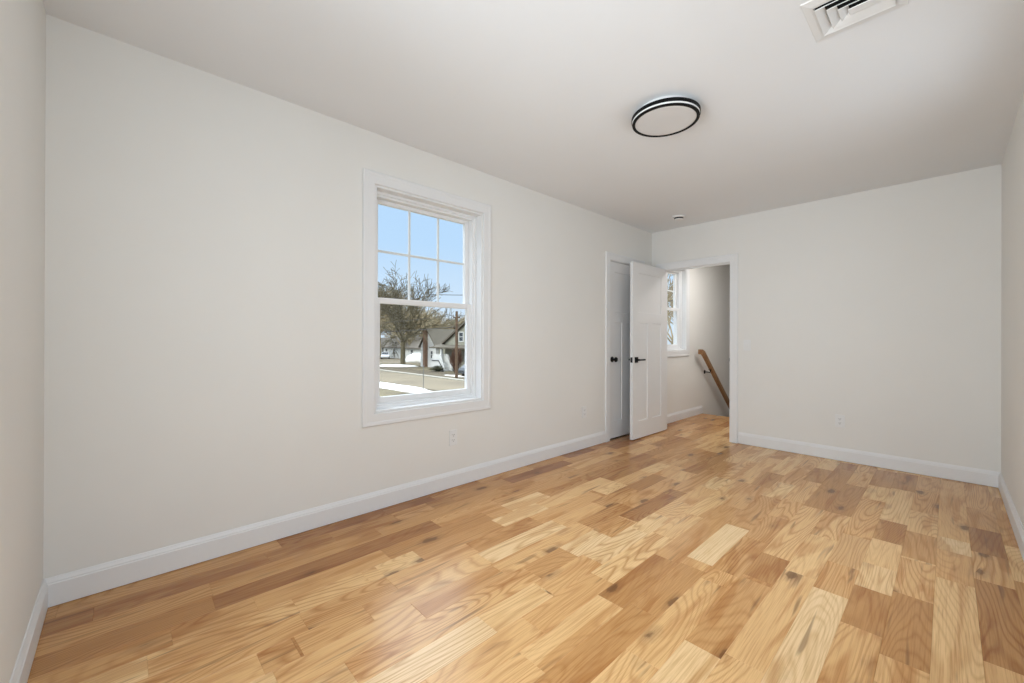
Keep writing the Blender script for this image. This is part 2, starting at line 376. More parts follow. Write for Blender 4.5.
# ------------------------------------------------------------------ windows
def window(name, op, rz=0.0, loc=(0, 0, 0), grid=True):
    """double hung; built for an opening in the plane X=0 seen from +X"""
    y0, y1, z0, z1 = op
    root = empty(name, loc, rz); tag(root, kind='structure')
    bm = bmesh.new(); casing(bm, y0, y1, z0, z1, PL); finish('window_casing', bm, M_trim, root)
    jt, jd = 0.012, -0.095
    bm = bmesh.new()
    for b_ in ((y0 - 0.001, y0 + jt, z0, z1), (y1 - jt, y1 + 0.001, z0, z1), (y0 + jt, y1 - jt, z1 - jt, z1 + 0.001), (y0 + jt, y1 - jt, z0 - 0.001, z0 + jt)):
        box(bm, jd, 0.001, *b_, bev=0.0015)
    finish('window_jamb', bm, M_trim, root)
    f0 = 0.034                                        # vinyl unit frame with a stepped inner edge
    bm = bmesh.new(); 
    def ring(bm, x0, x1, a0, a1, c0, c1, t, tb=None, bev=0.002, tt=None):
        tb = tb or t; tt = tt or t
        box(bm, x0, x1, a0, a0 + t, c0, c1, bev); box(bm, x0, x1, a1 - t, a1, c0, c1, bev)
        box(bm, x0, x1, a0 + t, a1 - t, c0, c0 + tb, bev); box(bm, x0, x1, a0 + t, a1 - t, c1 - tt, c1, bev)
    ring(bm, -0.168, -0.062, y0 + jt * 0.9, y1 - jt * 0.9, z0 + jt * 0.9, z1 - jt * 0.9, 0.018)
    ring(bm, -0.168, -0.075, y0 + jt + 0.01, y1 - jt - 0.01, z0 + jt + 0.01, z1 - jt - 0.01, 0.022)
    finish('window_frame', bm, M_vinyl, root)
    a0, a1, c0, c1 = y0 + jt + f0 - 0.004, y1 - jt - f0 + 0.004, z0 + jt + 0.026, z1 - jt - 0.026
    mid = (c0 + c1) / 2 + 0.003
    st = 0.038
    up_ = bmesh.new(); ring(up_, -0.155, -0.125, a0, a1, mid - 0.018, c1, st, 0.036, tt=0.030)
    us = finish('upper_sash', up_, M_vinyl, root)
    lo = bmesh.new(); ring(lo, -0.122, -0.090, a0, a1, c0, mid + 0.018, st, 0.045, tt=0.038)
    ls = finish('lower_sash', lo, M_vinyl, root)
    if grid:
        g = bmesh.new(); gy0, gy1, gz0, gz1 = a0 + st, a1 - st, mid + 0.018, c1 - 0.030
        for k in (1, 2):
            yy = gy0 + (gy1 - gy0) * k / 3; box(g, -0.1455, -0.1345, yy - 0.008, yy + 0.008, gz0 - 0.002, gz1 + 0.002, 0.001)
        zz = (gz0 + gz1) / 2; box(g, -0.1448, -0.1352, gy0 - 0.002, gy1 + 0.002, zz - 0.008, zz + 0.008, 0.001)
        finish('muntin_grid', g, M_vinyl, us)
    for x_, zz0, zz1, pr in ((-0.132, mid + 0.016, c1 - 0.027, us), (-0.106, c0 + 0.042, mid - 0.018, ls)):
        g = bmesh.new(); box(g, x_ - 0.0015, x_ + 0.0015, a0 + st - 0.003, a1 - st + 0.003, zz0, zz1)
        finish('glass', g, M_glass, pr)
    return root
window('window_1', W1)
window('window_2', W2)
# unseen windows, added to house the fill lamps
for k, yc in enumerate((0.72, 2.92)):
    window('window_%d' % (k + 3), (-0.45, 0.45, 0.63, 2.105), rz=math.pi, loc=(W, yc, 0))

w = window('window_5', (-0.45, 0.45, 0.63, 2.105), rz=math.pi / 2, loc=(1.68, 0, 0))  # added window behind the camera, for the rear fill lamps
bm = bmesh.new(); box(bm, -0.06, -0.05, -0.43, 0.43, 0.65, 2.08); tube(bm, [(-0.055, -0.43, 2.06), (-0.055, 0.43, 2.06)], [0.025, 0.025], 12); finish('added_roller_shade', bm, M_vinyl, w)  # unseen shade, added to keep the sun out of the room

# ------------------------------------------------------------------ doors and their trim
bm = bmesh.new(); casing(bm, CD[0], CD[1], 0, CD[3], PL, True)
box(bm, -0.13, 0.001, CD[0] - 0.012, CD[0] + 0.001, 0, CD[3], 0.001); box(bm, -0.13, 0.001, CD[1] - 0.001, CD[1] + 0.012, 0, CD[3], 0.001); box(bm, -0.13, 0.001, CD[0], CD[1], CD[3] - 0.001, CD[3] + 0.012, 0.001)
structure('trim_1', bm, M_trim)
bm = bmesh.new(); casing(bm, DW[0], DW[1], 0, DW[3], PF, True); casing(bm, DW[0], DW[1], 0, DW[3], PFB, True)
y0, y1 = L - 0.001, L + 0.116
box(bm, DW[0] - 0.014, DW[0] + 0.001, y0, y1, 0, DW[3]); box(bm, DW[1] - 0.001, DW[1] + 0.014, y0, y1, 0, DW[3]); box(bm, DW[0], DW[1], y0, y1, DW[3] - 0.001, DW[3] + 0.014)
s0, s1 = L + 0.037, L + 0.072                         # door stop
box(bm, DW[0], DW[0] + 0.011, s0, s1, 0, DW[3] - 0.011, 0.001); box(bm, DW[1] - 0.011, DW[1], s0, s1, 0, DW[3] - 0.011, 0.001); box(bm, DW[0], DW[1], s0, s1, DW[3] - 0.011, DW[3], 0.001)
t2 = structure('trim_2', bm, M_trim)
bm = bmesh.new(); box(bm, DW[1] - 0.0022, DW[1] - 0.0005, L + 0.004, L + 0.034, 0.86, 0.925, 0.0005); box(bm, DW[1] - 0.004, DW[1] - 0.0005, L - 0.004, L + 0.006, 0.875, 0.91, 0.0005)
finish('strike_plate', bm, M_black, t2)

def shaker(w, h, th):
    """door slab, local: width 0..w along X, thickness 0..th along Y, from z 0..h; one wide panel over two tall ones"""
    bm = bmesh.new(); st, rl, br = 0.112, 0.112, 0.19; zl = 1.285
    e = 0.001
    box(bm, 0, st, 0, th, 0, h); box(bm, w - st, w, 0, th, 0, h)
    box(bm, st - e, w - st + e, 0, th, 0, br); box(bm, st - e, w - st + e, 0, th, h - rl, h); box(bm, st - e, w - st + e, 0, th, zl, zl + 0.112)
    box(bm, w / 2 - 0.055, w / 2 + 0.055, 0, th, br - e, zl + e)
    for x0, x1, z0, z1 in ((st, w / 2 - 0.055, br, zl), (w / 2 + 0.055, w - st, br, zl), (st, w - st, zl + 0.112, h - rl)):
        for a, sgn in ((0.0, 1), (th, -1)):          # sloped sticking into a flat recessed panel
            o = [(x0, z0), (x1, z0), (x1, z1), (x0, z1)]; i = [(x0 + .004, z0 + .004), (x1 - .004, z0 + .004), (x1 - .004, z1 - .004), (x0 + .004, z1 - .004)]
            A = [bm.verts.new((p, a, q)) for p, q in o]; B = [bm.verts.new((p, a + sgn * 0.0065, q)) for p, q in i]
            for k in range(4): bm.faces.new((A[k], A[(k + 1) % 4], B[(k + 1) % 4], B[k]))
            bm.faces.new(B)
    return bm
# closet door, shut (face just inside the casing, plane X = -0.012)
cw = CD[1] - CD[0] - 0.006
bm = shaker(cw, CD[3] - 0.016, 0.035)
bmesh.ops.transform(bm, matrix=Matrix.Translation((-0.012, CD[0] + 0.003, 0.012)) @ Matrix.Rotation(math.pi / 2, 4, 'Z'), verts=bm.verts)
d1 = structure('door_1', bm, M_door)
RX = Matrix.Rotation(math.pi / 2, 4, 'Y')             # lathe axis Z -> +X
bm = bmesh.new(); lathe(bm, [(0, 0), (0.031, 0), (0.032, 0.004), (0.029, 0.008), (0.014, 0.010), (0.012, 0.03), (0.018, 0.036), (0.0265, 0.044), (0.028, 0.052), (0.025, 0.060), (0.014, 0.064), (0, 0.0645)], Matrix.Translation((-0.012, CD[0] + 0.066, 0.888)) @ RX, 32)
finish('door_knob', bm, M_black, d1, smooth=True)
# open door, swung ninety degrees against the long wall
DX0, DX1 = 0.150, 0.185; DY0, DY1 = 4.284, L - 0.002
bm = shaker(DY1 - DY0, 1.951, DX1 - DX0)
bmesh.ops.transform(bm, matrix=Matrix.Translation((DX1, DY0, 0.011)) @ Matrix.Rotation(math.pi / 2, 4, 'Z'), verts=bm.verts)
d2 = structure('door_2', bm, M_door)
hz = 0.885
for side, xf in ((1, DX1), (-1, DX0)):
    bm = bmesh.new(); yb = DY0 + 0.066
    x = lambda a: xf + side * a
    box(bm, min(x(0), x(0.009)), max(x(0), x(0.009)), yb - 0.031, yb + 0.031, hz - 0.031, hz + 0.031, 0.002)
    tube(bm, [(x(0.008), yb, hz), (x(0.045), yb, hz)], [0.011, 0.011], 14)
    box(bm, min(x(0.038), x(0.052)), max(x(0.038), x(0.052)), yb - 0.012, yb + 0.118, hz - 0.009, hz + 0.009, 0.003)
    finish('door_handle', bm, M_black, d2)
bm = bmesh.new(); box(bm, DX0 + 0.005, DX1 - 0.005, DY0 - 0.0018, DY0 + 0.001, hz - 0.029, hz + 0.029, 0.0006); box(bm, DX0 + 0.012, DX1 - 0.012, DY0 - 0.011, DY0, hz - 0.011, hz + 0.011, 0.002)
finish('latch_plate', bm, M_black, d2)
for zz in (0.2, 0.98, 1.75):                          # hinge leaves and barrels
    bm = bmesh.new(); tube(bm, [(DX0 - 0.005, DY1 + 0.0, zz), (DX0 - 0.005, DY1 + 0.0, zz + 0.09)], [0.006, 0.006], 12)
    finish('hinge', bm, M_black, d2)

# ------------------------------------------------------------------ ceiling light
LC = (1.419, 2.517)
root = empty('ceiling_light', (LC[0], LC[1], H)); tag(root, 'round white flush ceiling light with two black rings', 'ceiling light')
D = lambda d: -d
bm = bmesh.new(); lathe(bm, [(0, -0.0), (0.151, -0.0), (0.154, -0.004), (0.156, -0.033), (0, -0.033)], None, 72); finish('base_pan', bm, M_plastic, root)
bm = bmesh.new(); lathe(bm, [(0.15, -0.031), (0.186, -0.031), (0.188, -0.033), (0.188, -0.050), (0.187, -0.051), (0.15, -0.051), (0.15, -0.031)], None, 72); finish('upper_ring', bm, M_blackring, root)
bm = bmesh.new(); lathe(bm, [(0.15, -0.050), (0.184, -0.050), (0.1845, -0.052), (0.1835, -0.060), (0.15, -0.060), (0.15, -0.050)], None, 72); finish('side_band', bm, M_plastic, root)
bm = bmesh.new(); lathe(bm, [(0.167, -0.055), (0.1835, -0.0585), (0.1835, -0.0665), (0.181, -0.068), (0.168, -0.068), (0.167, -0.066), (0.167, -0.055)], None, 72); finish('lower_ring', bm, M_blackring, root)
bm = bmesh.new(); lathe(bm, [(0, -0.05), (0.1672, -0.05), (0.1672, -0.064), (0.15, -0.0665), (0, -0.067)], None, 72); finish('diffuser', bm, M_diff, root)

# ------------------------------------------------------------------ ceiling vent (nested square louvres)
vx0, vx1, vy0, vy1 = 2.142, 2.440, 2.184, 2.482
root = empty('ceiling_vent', ((vx0 + vx1) / 2, (vy0 + vy1) / 2, H)); tag(root, 'square white ceiling air vent with nested louvres', 'vent')
ctr = Vector(root.location)
def sq(bm, ins, z):
    ri = min(ins, 0.040)
    return [bm.verts.new((x - ctr.x, y - ctr.y, z)) for x, y in ((vx0 + ins, vy0 + ins), (vx1 - ri, vy0 + ins), (vx1 - ri, vy1 - ins), (vx0 + ins, vy1 - ins))]
def loft(bm, loops, close=False):
    m_ = len(loops)
    for i in range(m_ if close else m_ - 1):
        A, B = loops[i], loops[(i + 1) % m_]
        for k in range(4): bm.faces.new((A[k], A[(k + 1) % 4], B[(k + 1) % 4], B[k]))
def sqf(bm, a, z, k):
    return [bm.verts.new((x - ctr.x, y - ctr.y, z)) for x, y in ((vx0 + a, vy0 + a + k), (vx1 - a, vy0 + a + k), (vx1 - a, vy1 - a - k), (vx0 + a, vy1 - a - k))]
bm = bmesh.new(); loft(bm, [sqf(bm, 0.0, 0.0, 0), sqf(bm, 0.002, -0.004, 0), sqf(bm, 0.026, -0.009, 0.008), sqf(bm, 0.034, -0.009, 0.014), sqf(bm, 0.036, -0.001, 0.015)], True)
finish('frame', bm, M_plastic, root)
bm = bmesh.new(); v = sq(bm, 0.03, -0.0008); bm.faces.new(v); v2 = sq(bm, 0.03, -0.0002); bm.faces.new(v2[::-1]); loft(bm, [v, v2])
finish('duct_shade', bm, M_ventin, root)  # black plate standing in for the darkness of the duct above
def sq3(bm, l_, n_, f_, z):
    return [bm.verts.new((x - ctr.x, y - ctr.y, z)) for x, y in ((vx0 + l_, vy0 + n_), (vx1 - 0.033, vy0 + n_), (vx1 - 0.033, vy1 - f_), (vx0 + l_, vy1 - f_))]
for l_, n_, f_ in ((0.036, 0.050, 0.052), (0.070, 0.080, 0.074), (0.102, 0.110, 0.098)):
    bm = bmesh.new(); loft(bm, [sq3(bm, l_, n_, f_, -0.0165), sq3(bm, l_ + .001, n_ + .001, f_ + .001, -0.0185), sq3(bm, l_ + 0.030, n_ + 0.020, f_ + 0.022, -0.0035), sq3(bm, l_ + 0.030, n_ + 0.020, f_ + 0.022, -0.0015)], True)
    finish('louvre', bm, M_plastic, root)
bm = bmesh.new(); v = sq3(bm, 0.132, 0.140, 0.120, -0.019); bm.faces.new(v); v2 = sq3(bm, 0.130, 0.138, 0.118, -0.016); bm.faces.new(v2[::-1]); loft(bm, [v, v2])
finish('centre_plate', bm, M_plastic, root)

# ------------------------------------------------------------------ smoke detector
root = empty('smoke_detector', (0.545, 4.60, H)); tag(root, 'small round white smoke detector on ceiling near the doorway', 'smoke detector')
bm = bmesh.new(); lathe(bm, [(0, 0), (0.066, 0), (0.067, -0.004), (0.062, -0.014), (0, -0.016)], None, 40); finish('mounting_plate', bm, M_plastic, root)
bm = bmesh.new(); lathe(bm, [(0, -0.014), (0.046, -0.014), (0.046, -0.027), (0, -0.027)], None, 40); finish('sensor_slot', bm, M_slot, root)
bm = bmesh.new(); lathe(bm, [(0, -0.026), (0.045, -0.026), (0.047, -0.029), (0.043, -0.034), (0.03, -0.037), (0, -0.038)], None, 40); finish('cover', bm, M_plastic, root, smooth=True)

# ------------------------------------------------------------------ outlets and switch (local: plate in XZ plane, facing -Y)
def outlet(loc, rz, label):
    root = empty('wall_outlet', loc, rz); tag(root, label, 'outlet')
    bm = bmesh.new(); box(bm, -0.035, 0.035, -0.006, 0.0, -0.0575, 0.0575, 0.0025); finish('cover_plate', bm, M_plastic, root)
    for s in (-1, 1):
        bm = bmesh.new(); prism(bm, [(0.0165 * math.cos(a), 0.0145 * max(-0.9, min(0.9, math.sin(a)))) for a in [2 * math.pi * k / 24 for k in range(24)]],
              lambda a, b_: (a, -0.0055, b_ + s * 0.0195), lambda a, b_: (a, -0.0085, b_ + s * 0.0195))
        r = finish('receptacle', bm, M_plastic, root)
        bm = bmesh.new()
        for xx, hh in ((-0.0065, 0.0045), (0.0065, 0.0038)): box(bm, xx - 0.0013, xx + 0.0013, -0.0088, -0.0082, s * 0.0195 + 0.003 - hh, s * 0.0195 + 0.003 + hh)
        prism(bm, [(0.0028 * math.cos(2 * math.pi * k / 12), 0.0028 * math.sin(2 * math.pi * k / 12)) for k in range(12)], lambda a, b_: (a, -0.0088, b_ + s * 0.0195 - 0.0075), lambda a, b_: (a, -0.0082, b_ + s * 0.0195 - 0.0075))
        finish('slots', bm, M_slot, r)
    bm = bmesh.new(); lathe(bm, [(0, 0.0), (0.0035, 0.0), (0.003, 0.0016), (0, 0.002)], Matrix.Translation((0, -0.006, 0)) @ Matrix.Rotation(math.pi / 2, 4, 'X'), 14); finish('screw', bm, M_plastic, root)
    return root
outlet((0, 2.035, 0.372), math.pi / 2, 'white duplex outlet low on the long wall below the window')
outlet((0, 3.655, 0.368), math.pi / 2, 'white duplex outlet low on the long wall next to the closet door')
outlet((1.865, L, 0.365), 0, 'white duplex outlet low on the far wall right of the doorway')
root = empty('light_switch', (1.088, L, 1.052)); tag(root, 'white wall light switch right of the open doorway', 'light switch')
bm = bmesh.new(); box(bm, -0.035, 0.035, -0.006, 0, -0.0575, 0.0575, 0.0025); finish('cover_plate', bm, M_plastic, root)
bm = bmesh.new(); prism(bm, [(-0.005, -0.033), (-0.0075, -0.033), (-0.0115, 0.0), (-0.0085, 0.033), (-0.005, 0.033)], lambda y_, z_: (-0.0165, y_, z_), lambda y_, z_: (0.0165, y_, z_)); finish('rocker', bm, M_plastic, root)

# ------------------------------------------------------------------ stair handrail
root = empty('stair_handrail', (0.0, 6.3, 0.93)); tag(root, 'sloping brown wooden handrail on the wall above the stair', 'handrail')
sl = math.tan(math.radians(39.5)); ya = 6.30
bm = bmesh.new()
rp = [(0.065, -0.030), (0.072, -0.036), (0.103, -0.036), (0.110, -0.030), (0.110, 0.026), (0.104, 0.034), (0.071, 0.034), (0.065, 0.026)]
ra = [[bm.verts.new((x_, y_ - 6.3, zc + z_ * k_ )) for x_, z_ in rp] for y_, zc, k_ in ((6.285, 0.005, 1.0), (6.36, 0.005, 1.0), (6.43, -0.03, 1.25), (9.0, -0.03 - (9.0 - 6.43) * sl, 1.28))]
for A, B in zip(ra, ra[1:]):
    for k in range(8): bm.faces.new((A[k], A[(k + 1) % 8], B[(k + 1) % 8], B[k]))
bm.faces.new(ra[0]); bm.faces.new(ra[-1][::-1])
finish('rail', bm, M_rail, root)
for yb in (6.68, 8.3):
    zc = -0.03 - (yb - 6.43) * sl - 0.035
    b_ = bmesh.new(); lathe(b_, [(0, 0), (0.030, 0), (0.030, 0.004), (0.012, 0.008), (0, 0.008)], Matrix.Translation((0.0, yb - 6.3, zc - 0.040)) @ RX, 20)
    tube(b_, [(0.004, yb - 6.3, zc - 0.040), (0.05, yb - 6.3, zc - 0.040), (0.078, yb - 6.3, zc - 0.045), (0.0875, yb - 6.3, zc - 0.02), (0.0875, yb - 6.3, zc + 0.003)], [0.0085] * 5, 10)
    sp = box(b_, 0.070, 0.105, yb - 6.3 - 0.032, yb - 6.3 + 0.032, zc - 0.002, zc + 0.004)
    finish('bracket', b_, M_black, root)

# ================================================================== outside
def slab(name, poly, z0, z1, m):
    bm = bmesh.new(); prism(bm, poly, lambda a, b_: (a, b_, z0), lambda a, b_: (a, b_, z1)); return structure(name, bm, m)
slab('ground', [(-260, -80), (4, -80), (4, 240), (-260, 240)], GZ - 0.4, GZ, M_lawn)
slab('road', [(-260, 20.6), (40, 20.6), (40, 27.0), (-260, 27.0)], GZ - 0.1, GZ + 0.02, M_road)
slab('kerb', [(-260, 27.0), (40, 27.0), (40, 27.7), (-260, 27.7)], GZ - 0.1, GZ + 0.12, M_kerb)
slab('verge', [(-66, 27.7), (-34, 27.7), (-36, 31.6), (-46, 32.4), (-58, 31.2), (-64, 30.6)], GZ, GZ + 0.05, M_verge)
slab('side_street', [(-74, 33.5), (-66, 39.0), (-97, 56), (-140, 72), (-140, 56)], GZ, GZ + 0.03, M_road)

def snow(name, cx, cy, rx, ry, h, label, seed, rot=0.0, group=None, rag=0.25):
    rnd = random.Random(seed); bm = bmesh.new(); n, R = 36, 9
    ph = [rnd.uniform(0, 6.28) for _ in range(6)]
    f = lambda a: 1 + rag * (0.5 * math.sin(2 * a + ph[0]) + 0.35 * math.sin(3 * a + ph[1]) + 0.3 * math.sin(5 * a + ph[2]) + 0.2 * math.sin(9 * a + ph[3]))
    ctr_ = bm.verts.new((0, 0, h)); prev = None
    for i in range(1, R + 1):
        t = i / R; ring = []
        for k in range(n):
            a = 2 * math.pi * k / n; z = h * (1 - t ** 2.2) * (1 + 0.25 * math.sin(7 * t + 3 * a + ph[4])) - (0.05 if i == R else 0)
            x_, y_ = t * rx * f(a) * math.cos(a), t * ry * f(a) * math.sin(a)
            ring.append(bm.verts.new((x_ * math.cos(rot) - y_ * math.sin(rot), x_ * math.sin(rot) + y_ * math.cos(rot), z)))
        for k in range(n):
            if prev: bm.faces.new((prev[k], prev[(k + 1) % n], ring[(k + 1) % n], ring[k]))
            else: bm.faces.new((ctr_, ring[k], ring[(k + 1) % n]))
        prev = ring
    bm.faces.new(prev[::-1])
    o = finish(name, bm, M_snow, smooth=True); o.location = (cx, cy, GZ); return tag(o, label, 'snow', group)
snow('snow_bank', -34.5, 18.9, 8.5, 1.5, 0.22, 'long low snow bank along the near side of the road', 3, 0.05)
snow('snow_patch', -61.5, 33.3, 5.0, 1.9, 0.25, 'flat snow patch left of the big bare tree trunk', 5, 0.75)
snow('snow_pile', -69.8, 42.6, 2.6, 2.0, 1.5, 'tall ploughed snow pile in front of the white house', 8, 0.7)
snow('snow_patch', -39.0, 29.9, 2.6, 0.7, 0.12, 'thin strip of snow at the foot of the porch steps', 9, 0.1)

# bare trees: recursive tapered limbs
def branches(rnd, start, direction, length, rad, depth, out, spread, droop, nchild):
    p = Vector(start); d = Vector(direction).normalized(); pts = [p.copy()]; rs = [rad]
    nseg = 4 if depth > 1 else 2
    for i in range(nseg):
        d = (d + Vector((rnd.gauss(0, 0.13), rnd.gauss(0, 0.13), rnd.gauss(0, 0.10) + droop))).normalized()
        p = p + d * (length / nseg); pts.append(p.copy()); rs.append(rad * (1 - 0.55 * (i + 1) / nseg))
    out.append((pts, rs, depth))
    if depth <= 0: return
    for k in range(nchild):
        t = rnd.uniform(0.3, 1.0) if k else 1.0
        q = t * nseg; i = min(int(q), nseg - 1); pos = pts[i].lerp(pts[i + 1], q - i); rr = rs[i] * (1 - (q - i)) + rs[i + 1] * (q - i)
        ax = d.orthogonal().normalized(); ax.rotate(Matrix.Rotation(rnd.uniform(0, 6.283), 3, d))
        nd = (d + ax * spread * rnd.uniform(0.6, 1.25)).normalized()
        branches(rnd, pos, nd, length * rnd.uniform(0.58, 0.8), rr * 0.68, depth - 1, out, spread, droop, nchild)
def tree_mesh(seed, trunk_h, trunk_r, limb_len, nl, depth, spread, tilt, droop, nchild, minr):
    rnd = random.Random(seed); out = []
    tp = [Vector((0, 0, -0.2)), Vector((0, 0, trunk_h * 0.06)), Vector((rnd.gauss(0, .05), 0, trunk_h * 0.5)), Vector((rnd.gauss(0, .1), rnd.gauss(0, .1), trunk_h))]
    out.append((tp, [trunk_r * 1.5, trunk_r * 1.1, trunk_r, trunk_r * 0.85], 9))
    for k in range(nl):
        a = 2 * math.pi * (k + rnd.uniform(-0.25, 0.25)) / nl; tl = tilt * rnd.uniform(0.25, 1.15)
        zz = trunk_h * rnd.uniform(0.72, 1.0); s = tp[2].lerp(tp[3], max(0, zz / trunk_h * 2 - 1))
        branches(rnd, s, (math.sin(tl) * math.cos(a), math.sin(tl) * math.sin(a), math.cos(tl)), limb_len * rnd.uniform(0.85, 1.1), trunk_r * 0.5, depth, out, spread, droop, nchild)
    bt, bb = bmesh.new(), bmesh.new()
    for pts, rs, dp in out:
        n = 9 if dp == 9 else (5 if dp >= depth - 1 else 3)
        tube(bt if dp == 9 else bb, pts, [max(r, minr) for r in rs], n)
    return bt, bb
def make_tree(name, loc, args, m, label, group=None):
    root = empty(name, loc); tag(root, label, 'tree', group)
    bt, bb = tree_mesh(*args)
    finish('trunk', bt, m, root, recalc=False); finish('limbs', bb, m, root, recalc=False)
    return root
make_tree('oak_tree', (-62.88, 35.85, GZ), (24, 5.0, 0.42, 5.0, 8, 4, 0.70, 1.0, 0.03, 4, 0.034), M_bark, 'large bare spreading tree across the road, largest of the trees')
WG = 'bare trees in the woods behind the houses'; WL = 'bare brown tree standing in the woods behind the houses'
proto = [make_tree('woodland_tree', (0, 0, GZ), a, M_twig, WL, WG) for a in
         ((31, 4.5, 0.25, 3.9, 7, 4, 0.6, 0.75, 0.03, 3, 0.045), (32, 5.0, 0.22, 4.2, 7, 4, 0.5, 0.6, 0.04, 3, 0.045), (33, 3.5, 0.22, 3.7, 8, 4, 0.65, 0.9, 0.02, 3, 0.045))]
def copy_tree(o, loc, rz, sc):
    c = o.copy(); COL.objects.link(c); c.location = loc; c.rotation_euler = (0, 0, rz); c.scale = (sc,) * 3
    for ch in list(o.children):
        d = ch.copy(); COL.objects.link(d); d.parent = c
    return c
rnd = random.Random(4); used = 0
def view_point(tanx, depth):                           # a place outside by bearing and distance from the room
    q = Vector((2.547, 0.234, 0)) + (Vector((-0.727, 0.687, 0)) + Vector((0.687, 0.727, 0)) * tanx) * depth
    return q.x, q.y
for row, (d0, d1, cnt, s0, s1) in enumerate(((92, 100, 9, 0.95, 1.15), (104, 116, 11, 1.05, 1.3), (124, 140, 12, 1.1, 1.35))):
    for k in range(cnt):
        tx = -0.36 + (k + rnd.uniform(0.1, 0.9)) / cnt * 0.31
        x_, y_ = view_point(tx, rnd.uniform(d0, d1)); sc = rnd.uniform(s0, s1)
        if tx > -0.19: sc *= 0.58
        elif tx > -0.235: sc *= 0.78
        o = proto[used] if used < 3 else copy_tree(proto[rnd.randrange(3)], (0, 0, 0), 0, 1)
        o.location = (x_, y_, GZ); o.rotation_euler = (0, 0, rnd.uniform(0, 6.28)); o.scale = (sc,) * 3; used += 1
for k in range(2):
    x_, y_ = view_point(0.39 + 0.02 * k, (66, 95)[k])
    o = copy_tree(proto[k], (x_, y_, GZ), 1.3 + k, 1.15); tag(o, ('bare tree outside the hall window, the nearer of two', 'bare tree outside the hall window, the farther of two')[k], 'tree')

def bush(name, loc, r, h, n, m, label, seed):
    rnd = random.Random(seed); bm = bmesh.new()
    for k in range(n):
        a = rnd.uniform(0, 6.283); t = rnd.uniform(0.0, 1.0); tip = Vector((math.cos(a) * r * t, math.sin(a) * r * t, h * (1 - 0.45 * t * t) * rnd.uniform(0.6, 1.05)))
        midp = tip * 0.5 + Vector((rnd.gauss(0, .06), rnd.gauss(0, .06), h * 0.08)); s = Vector((rnd.gauss(0, .08 * r), rnd.gauss(0, .08 * r), -0.05))
        tube(bm, [s, midp, tip], [0.03, 0.022, 0.012], 3)
        for j in range(4):
            q = midp.lerp(tip, rnd.random()); tube(bm, [q, q + Vector((rnd.gauss(0, .22 * r), rnd.gauss(0, .22 * r), rnd.uniform(0.05, 0.3) * h))], [0.018, 0.009], 3)
    o = finish(name, bm, m, recalc=False); o.location = loc; return tag(o, label, 'shrub')
bush('bare_shrub', (-43.0, 32.9, GZ), 1.0, 3.3, 150, M_redtwig, 'tall reddish brown bare shrub beside the utility pole', 2)
bush('garden_shrub', (-60.2, 38.9, GZ), 1.0, 2.0, 130, M_shrub, 'small olive green shrub in front of the brick chimney', 6)
bush('low_hedge', (-46.5, 32.3, GZ), 1.2, 0.8, 120, M_shrub, 'low dark hedge at the foot of the white porch', 7)

# houses
def gable_block(root, x0, x1, y0, y1, zt, ridge, zr, wm, rm, over=0.3, th=0.18):
    """walls with two gables and a pitched roof; ridge 'x' or 'y'"""
    bm = bmesh.new()
    if ridge == 'y':
        mx = (x0 + x1) / 2; prism(bm, [(x0, GZ - 0.05), (x1, GZ - 0.05), (x1, zt), (mx, zr), (x0, zt)], lambda a, b_: (a, y0, b_), lambda a, b_: (a, y1, b_))
    else:
        my = (y0 + y1) / 2; prism(bm, [(y0, GZ - 0.05), (y1, GZ - 0.05), (y1, zt), (my, zr), (y0, zt)], lambda a, b_: (x0, a, b_), lambda a, b_: (x1, a, b_))
    finish('wall', bm, wm, root)
    bm = bmesh.new()
    if ridge == 'y':
        h = (x1 - x0) / 2; s = (zr - zt) / h; ex = over; mx = (x0 + x1) / 2
        pr = [(x0 - ex, zt - s * ex + .02), (mx, zr + .02), (x1 + ex, zt - s * ex + .02), (x1 + ex, zt - s * ex + th), (mx, zr + th + .05), (x0 - ex, zt - s * ex + th)]
        prism(bm, pr, lambda a, b_: (a, y0 - over, b_), lambda a, b_: (a, y1 + over, b_))
    else:
        h = (y1 - y0) / 2; s = (zr - zt) / h; ex = over; my = (y0 + y1) / 2
        pr = [(y0 - ex, zt - s * ex + .02), (my, zr + .02), (y1 + ex, zt - s * ex + .02), (y1 + ex, zt - s * ex + th), (my, zr + th + .05), (y0 - ex, zt - s * ex + th)]
        prism(bm, pr, lambda a, b_: (x0 - over, a, b_), lambda a, b_: (x1 + over, a, b_))
    finish('roof', bm, rm, root)
def house_window(root, face, at, a0, a1, z0, z1):
    """face 'x' : plane X=at seen from +X, a = Y ; face 'y' : plane Y=at seen from -Y, a = X"""
    t = 0.12
    mk = (lambda d0, d1, p0, p1, q0, q1, bm: box(bm, at + d0, at + d1, p0, p1, q0, q1)) if face == 'x' else (lambda d0, d1, p0, p1, q0, q1, bm: box(bm, p0, p1, at - d1, at - d0, q0, q1))
    bm = bmesh.new()
    for p0, p1, q0, q1 in ((a0 - t, a0, z0 - t, z1 + t), (a1, a1 + t, z0 - t, z1 + t), (a0, a1, z1, z1 + t), (a0, a1, z0 - t, z0), (a0, a1, (z0 + z1) / 2 - .04, (z0 + z1) / 2 + .04)): mk(-0.02, 0.07, p0, p1, q0, q1, bm)
    f = finish('window', bm, M_siding, root)
    bm = bmesh.new(); mk(-0.02, 0.03, a0, a1, z0, z1, bm); finish('pane', bm, M_pane, f)
h1 = empty('cottage', (0, 0, 0)); tag(h1, 'white gabled cottage with tan roof and brick chimney', 'house')
gable_block(h1, -57.9, -53.3, 36.4, 47.0, -0.05, 'y', 2.5, M_siding, M_roof)
